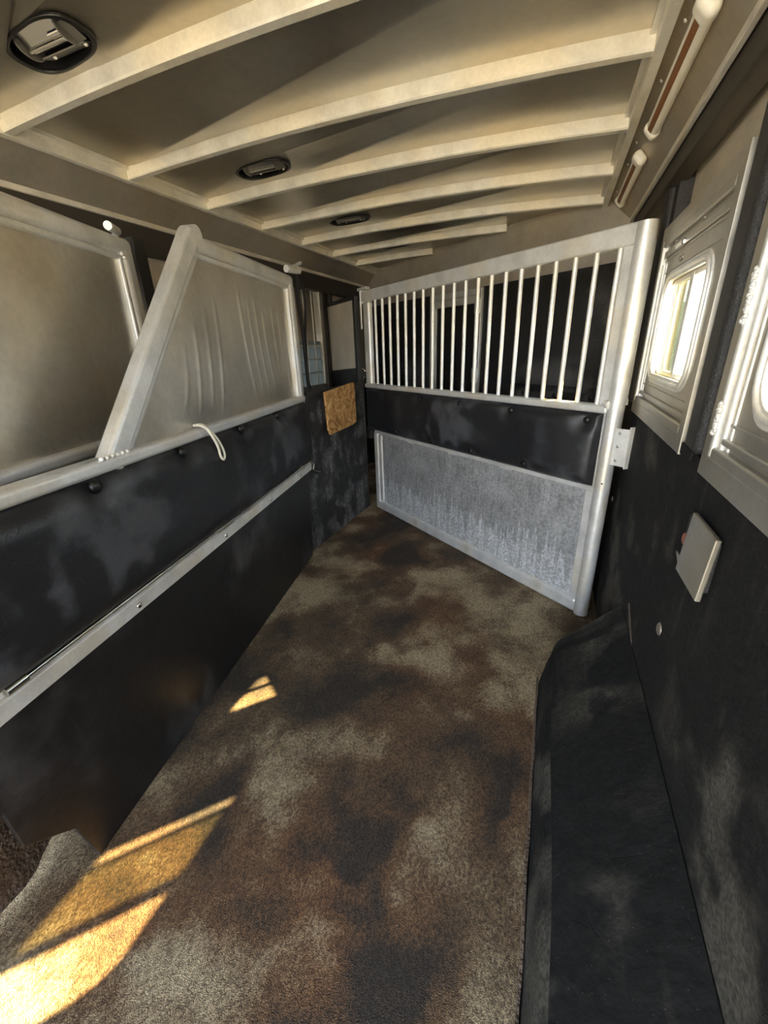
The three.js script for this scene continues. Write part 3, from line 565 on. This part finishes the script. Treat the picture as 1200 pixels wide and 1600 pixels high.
const A = foldedDivider('folded divider on the left with angled rail and creased metal sheet', [-1.523, 0, -2.28], dirA, {
  hinge: 0.115, length: 2.35, topEnd: -0.85, diagFoot: -1.50, welds: [0, 1, 2, 3, 4, 5].map((k) => [-1.44 - k * 0.02, 1.127]),
  creases: [[-1.02, 1.22, 1.42, -0.05, 0.5], [-0.93, 1.2, 1.5, -0.05, 0.7], [-0.84, 1.2, 1.55, -0.05, 0.7], [-0.75, 1.18, 1.6, -0.06, 0.8], [-0.52, 1.18, 1.66, 0.05, 1.3], [-0.43, 1.2, 1.62, 0.04, 1], [-0.36, 1.2, 1.64, 0.05, 1.1], [-0.28, 1.19, 1.62, 0.06, 1.2], [-0.16, 1.18, 1.6, 0.06, 1.2], [-0.08, 1.2, 1.6, 0.05, 0.9], [0.0, 1.2, 1.58, 0.03, 0.8]],
  buttons: [[-1.588, 1.06], [-1.185, 1.062], [-0.739, 1.066], [-0.33, 1.066], [-2.02, 1.06]],
});
{
  // metal track with a spring rod above it, and the stiff black skirt with its notch for the wheel box
  part(A, 'skirt', plate([[0.1, 0.64], [0.0, 0.004], [-1.939, 0.004], [-1.965, 0.172], [-2.074, 0.285], [-2.078, 0.41], [-2.35, 0.43], [-2.35, 0.64]], 0.012, 0.002).translate(0, 0, 0.008), mSkirt);
  const tr = part(A, 'track', [box2(-2.35, 0.12, 0.622, 0.672, 0.018, 0.034, 0.004), box2(-2.35, 0.12, 0.672, 0.69, 0.008, 0.022, 0.003), box2(-2.35, 0.12, 0.7, 0.706, 0.0, 0.03, 0.002)], mBright);
  for (const x of [-1.566, -1.025, -0.553, -0.1]) part(tr, 'rivet', dome(0.01, 0.006, 12).translate(x, 0.645, 0.034), mChrome);
  const rd = part(A, 'spring_rod', [rod(v3(-1.98, 0.688, 0.03), v3(0.1, 0.688, 0.03), 0.006), rod(v3(-1.98, 0.688, 0.03), v3(-1.93, 0.688, 0.03), 0.012), rod(v3(-1.08, 0.688, 0.03), v3(-0.95, 0.688, 0.03), 0.011), rod(v3(-0.05, 0.688, 0.03), v3(0.08, 0.688, 0.03), 0.011)], mChrome);
  part(rd, 'wire', tube([[0.1, 0.69, 0.03], [0.13, 0.66, 0.05], [0.12, 0.62, 0.045], [0.15, 0.6, 0.06], [0.19, 0.585, 0.07]], 0.003, 30, 6), mChrome);
}
const dirB = [0.299, 0.954];
const B = foldedDivider('second folded divider behind the angled rail with smooth metal sheet', [-1.464, 0.0, -0.922], dirB, {
  hinge: 0.445, length: 1.9, topEnd: -0.52, diagFoot: -1.2, welds: [[0.4, 1.76], [0.41, 1.75]], creases: [], buttons: [[0.1, 1.06], [-0.4, 1.06], [-0.9, 1.06]],
});
part(B, 'skirt', grid(50, 20, (u, v) => [mix(-1.7, 0.44, u), mix(0.02, 0.66, v), 0.012 * Math.sin(u * 31 + v * 9) * (1 - v) + 0.008 * Math.sin(u * 70 + v * 23)]), mDirt, 'dirty brown hanging flap');
// spring latch on the head of divider B
{
  const x = 0.445, l = part(B, 'hinge', [rod(v3(x - 0.05, 1.85, 0.0), v3(x + 0.03, 1.85, -0.02), 0.015, 18), tube([[x + 0.02, 1.85, -0.02], [x + 0.06, 1.845, -0.05], [x + 0.075, 1.80, -0.06], [x + 0.075, 1.74, -0.06]], 0.011, 24, 10)], mTube, 'pale bent hinge rod');
  part(l, 'sleeve', rod(v3(x + 0.075, 1.8, -0.06), v3(x + 0.075, 1.68, -0.06), 0.022, 16), mBlackPlastic);
  const sp = []; for (let i = 0; i <= 90; i++) { const a = i / 90 * 7 * 6.283; sp.push([x + 0.08 + 0.013 * Math.cos(a), 1.67 - i / 90 * 0.085, -0.05 + 0.013 * Math.sin(a)]); }
  part(l, 'spring', tube(sp, 0.0028, 220, 6), mChrome);
  part(l, 'pin', [rod(v3(x + 0.02, 1.6, -0.03), v3(x + 0.1, 1.6, -0.06), 0.006), new THREE.TorusGeometry(0.016, 0.004, 8, 18).translate(x + 0.09, 1.55, -0.05)], mChrome);
}
// divider posts at the edge of the manger (dark painted)
for (const [x, z, label] of [[-1.70, -1.50, 'dark upright post behind the smooth folded divider']]) {
  solid('divider_post', [box2(x - 0.03, x + 0.03, 0, 1.86, z - 0.03, z + 0.03, 0.006), box2(XL + 0.06, x, 1.80, 1.85, z - 0.02, z + 0.02, 0.004)], mPaint, label, 'post');
}

// ------------------------------------------------------------------ manger on the left
const manger = thing('manger', 'black rubber fronted manger between the folded divider and the gate', 'manger');
{
  const front = (pts, t) => plate(pts, t, 0.002).rotateY(-Math.PI / 2).rotateY(-0.0365).translate(-1.6225, 0, 0);
  part(manger, 'front_panel', front([[-3.33, 0.004], [-2.27, 0.004], [-2.27, 0.6], [-2.46, 0.62], [-2.46, 1.115], [-3.33, 1.115]], 0.016), mDusty);
  part(manger, 'rim', front([[-3.33, 1.116], [-2.46, 1.116], [-2.46, 1.14], [-3.33, 1.14]], 0.034).translate(0.009, 0, 0), mPaint);
  part(manger, 'corner_strip', front([[-3.334, 0.005], [-3.32, 0.005], [-3.32, 1.115], [-3.334, 1.115]], 0.012).translate(0.006, 0, 0), mPaint);
  part(manger, 'liner', [bar(v3(-1.83, 0.8, -2.3), v3(-1.83, 0.8, -3.28), 0.48, 0.012, 0, v3(0.15, 1, 0))], mDirt);
  part(manger, 'back_board', [box2(XL + 0.05, XL + 0.07, 0.7, 1.04, -3.7, -2.3, 0.002)], mSkin);
}
solid('chipboard_patch', plate([[-3.085, 0.845], [-3.02, 0.832], [-2.64, 0.822], [-2.618, 0.86], [-2.612, 1.125], [-2.65, 1.13], [-3.06, 1.155], [-3.1, 1.15]], 0.016, 0.002).rotateY(-Math.PI / 2).rotateZ(0.02).translate(-1.452, 0, 0), mOsb, 'ragged square of bare chipboard hung on the manger front', 'board');
// small partition across the manger, in line with the gate
{
  const t = thing('manger_divider', 'dark framed sheet divider above the manger beside the gate hinge', 'divider', [-1.56, 0, -3.40], Math.atan2(0.62, -0.64));
  // local +x runs toward the left wall
  part(t, 'frame', [box2(0, 0.05, 1.12, 1.80, -0.02, 0.02, 0.006), bar(v3(0.02, 1.79, 0), v3(0.84, 1.80, 0), 0.03, 0.04, 0.006), box2(0.8, 0.85, 0.9, 1.9, -0.02, 0.02, 0.006)], mPaint);
  part(t, 'sheet', plate([[0.04, 1.24], [0.82, 1.18], [0.82, 1.79], [0.04, 1.78]], 0.006, 0.001), mSkin);
  part(t, 'kick_board', plate([[0.04, 1.0], [0.82, 0.95], [0.82, 1.2], [0.04, 1.25]], 0.012, 0.002), mVinyl);
  part(t, 'hook', tube([[0.0, 1.24, 0.02], [-0.02, 1.22, 0.04], [-0.01, 1.19, 0.05], [0.01, 1.16, 0.04], [-0.01, 1.14, 0.03]], 0.005, 24, 6), mChrome);
}
// dark straps hanging from the hinge of divider A
solid('hanging_strap', [tube([[-1.50, 1.83, -2.43], [-1.53, 1.72, -2.47], [-1.55, 1.5, -2.52], [-1.56, 1.3, -2.54], [-1.565, 1.15, -2.55]], 0.012, 40, 8)], mStrap, 'straight dark strap hanging at the end of the creased divider', 'strap');
solid('hanging_strap', [tube([[-1.52, 1.85, -2.48], [-1.54, 1.82, -2.54], [-1.55, 1.7, -2.58], [-1.585, 1.45, -2.6], [-1.6, 1.2, -2.615], [-1.6, 1.15, -2.63]], 0.009, 40, 8)], mStrap, 'looped dark strap hanging beside the straight strap', 'strap');
solid('hinge_bolt', [rod(v3(-1.51, 1.845, -2.34), v3(-1.5, 1.85, -2.46), 0.02, 18), rod(v3(-1.5, 1.86, -2.4), v3(-1.52, 1.9, -2.52), 0.01, 10)], mTube, 'pale hinge bolt on top of the creased folded divider', 'bolt');
// cord loop over the rail of divider A
{
  const g = tube([[-1.04, 1.136, 0.0], [-1.042, 1.134, 0.034], [-1.04, 1.09, 0.062], [-1.025, 1.04, 0.07], [-1.018, 1.0, 0.07], [-1.0, 0.985, 0.07], [-0.99, 1.0, 0.07], [-1.0, 1.04, 0.07], [-1.028, 1.095, 0.06], [-1.055, 1.134, 0.034], [-1.058, 1.136, 0.0]], 0.0055, 80, 8);
  const m = solid('cord_loop', g, mRope, 'white cord loop tied over the rail above the padding', 'cord');
  m.position.copy(A.position); m.rotation.copy(A.rotation); m.position.x += 0.006; m.position.y += 0.003;
}
// ------------------------------------------------------------------ vents, lights, latch plate
vents.forEach(([cx, cz], i) => {
  const t = thing('roof_vent', ['nearest black oval roof vent with its silver flap largest in view', 'black oval roof vent with silver flap over the angled divider', 'small oval roof vent two bays short of the bulkhead', 'farthest small oval roof vent beside the bulkhead'][i], 'vent', [cx, H + bow(cx), cz], 0, 'oval roof vents');
  const out = ventOutline(0, 0), inn = ventOutline(0, 0, 0.89);
  const rim = plate(out, 0.008, 0.002, [inn]).rotateX(Math.PI / 2);
  part(t, 'rim', rim, mBlackPlastic);
  // cup above the ceiling
  const cup = grid(40, 6, (u, v) => { const k = Math.min(39, Math.round(u * 40)) % 40, p = inn[Math.round(u * 40) % 40], s = v < 0.5 ? 1 : 1 - (v - 0.5) * 1.9; return [p[0] * s, v < 0.5 ? v * 0.16 : 0.08 + (v - 0.5) * 0.04, p[1] * s]; });
  part(t, 'cup', cup, mBlackPlastic);
  // flap: two silver facets, a grey bracket beyond them and a quadrant cheek at each end; the camera looks up from +z
  const facet = (x0, x1, z0, y0, z1, y1) => bar(v3((x0 + x1) / 2, y0, z0), v3((x0 + x1) / 2, y1, z1), x1 - x0, 0.004, 0.0015, v3(0, 1, 0.3));
  part(t, 'flap', [facet(-0.078, 0.07, 0.05, 0.03, 0.006, 0.004), facet(-0.072, 0.062, 0.002, -0.006, -0.03, 0.012), rod(v3(-0.078, -0.002, 0.004), v3(0.07, -0.002, 0.004), 0.006, 10)], mChrome);
  const arc = []; for (let k = 0; k <= 12; k++) { const q = k / 12 * Math.PI; arc.push([0.042 * Math.cos(q) , -0.026 * Math.sin(q)]); }
  for (const x of [-0.086, 0.078]) part(t, 'cheek', plate([...arc, [-0.05, 0.035], [0.05, 0.035]], 0.005, 0.001).rotateY(Math.PI / 2).translate(x - 0.002, 0.012, 0), mBracket);
  part(t, 'bracket', [facet(-0.075, 0.1, -0.022, -0.006, -0.06, 0.01), facet(0.072, 0.115, 0.03, 0.012, -0.022, -0.004)], mBracket);
  for (const x of [-0.04, 0.09]) part(t, 'rivet', dome(0.006, 0.004, 10).rotateX(0.7 + Math.PI / 2 - 0.9).translate(x, -0.003, -0.036), mWhitePlastic);
  if (i === 0) { const st = part(t, 'sticker', box2(0.02, 0.075, 0.002, 0.028, -0.002, 0, 0), mWhitePlastic); st.rotation.set(Math.PI / 2 + 0.53 - Math.PI, 0, 0); st.position.set(0, 0.004, 0.022); const b = part(st, 'band', box2(0.02, 0.075, 0.002, 0.009, 0, 0.001, 0), new THREE.MeshStandardMaterial({ color: 0x23264a, roughness: 0.5 })); b.userData.label = 'dark blue band'; }
});
// tube lights on the right cove (off)
[[-1.46, -2.15, 'long white tube light with brown strip on the right cove'], [-2.37, -3.03, 'short far white tube light with brown strip near the gate']].forEach(([za, zb, label]) => {
  const t = thing('tube_light', label, 'light', [0.25, 2.112, 0], 0, 'tube lights on the cove');
  const up = v3(-0.755, -0.655, 0), a = v3(0, 0, za), b = v3(0, 0, zb), off = up.clone().multiplyScalar(0.014);
  part(t, 'housing', bar(a.clone().add(off), b.clone().add(off), 0.05, 0.03, 0.013, up), mWhitePlastic);
  part(t, 'diffuser', bar(a.clone().addScaledVector(up, 0.027).add(v3(-0.001, 0.001, -0.05)), b.clone().addScaledVector(up, 0.027).add(v3(-0.001, 0.001, 0.035)), 0.02, 0.008, 0.003, up), mAmber, 'unlit brown diffuser strip');
  for (const z of [[za, za - 0.06], [zb, zb + 0.045]]) part(t, 'end_cap', bar(v3(0, 0, z[0]).addScaledVector(up, 0.017), v3(0, 0, z[1]).addScaledVector(up, 0.017), 0.06, 0.04, 0.018, up), mWhitePlastic);
});
{
  const t = thing('strike_plate', 'square grey metal latch plate bolted to the right wall lining', 'latch', [XR, 0, 0]);
  part(t, 'plate', plate([[-1.08, 1.022], [-1.1, 0.862], [-0.94, 0.868], [-0.922, 1.022]], 0.012, 0.003).rotateY(-Math.PI / 2).translate(-0.012, 0, 0), mDoor);
  part(t, 'backing', box2(-0.012, 0.0, 0.885, 1.0, -1.135, -0.95, 0.002), mPaint);
  part(t, 'bolt', dome(0.016, 0.006).rotateY(-Math.PI / 2).translate(-0.013, 0.936, -1.122), new THREE.MeshStandardMaterial({ color: 0x9a6a58, roughness: 0.6, metalness: 0.4 }), 'rusty round bolt');
  part(t, 'tab', plate([[-1.16, 0.885], [-1.105, 0.89], [-1.1, 0.865], [-1.12, 0.86]], 0.004, 0.001).rotateY(-Math.PI / 2).translate(-0.01, 0, 0), mBolt);
}

// ------------------------------------------------------------------ what stands outside the windows
{
  const t = thing('parked_trailer', 'pale green sided trailer parked outside the window beside the gate', 'trailer', [3.2, -0.55, -12.6]);
  part(t, 'body', box2(0.03, 2.4, 0.55, 2.9, -9, 0, 0.03), mSiding);
  for (let k = 0; k < 16; k++) part(t, 'side_panel', box2(0, 0.03, 0.6, 2.8, -0.55 * k - 0.53, -0.55 * k - 0.02, 0.006), mSiding);
  for (const z of [-2, -3]) { part(t, 'wheel', rod(v3(0.05, 0.38, z), v3(0.3, 0.38, z), 0.38, 28), mBlackPlastic); part(t, 'hub', rod(v3(0.03, 0.38, z), v3(0.06, 0.38, z), 0.2, 20), mTube); }
  part(t, 'tongue', box2(1.1, 1.25, 0.45, 0.6, -0.2, 1.4, 0.02), mTube);
}

// ------------------------------------------------------------------ draw
scene.traverse((o) => { if (o.userData.kids) delete o.userData.kids; });
const renderer = new THREE.WebGLRenderer({ antialias: true });
renderer.shadowMap.enabled = true;
renderer.toneMapping = THREE.LinearToneMapping;
renderer.toneMappingExposure = EXPOSURE;
renderer.render(scene, camera);
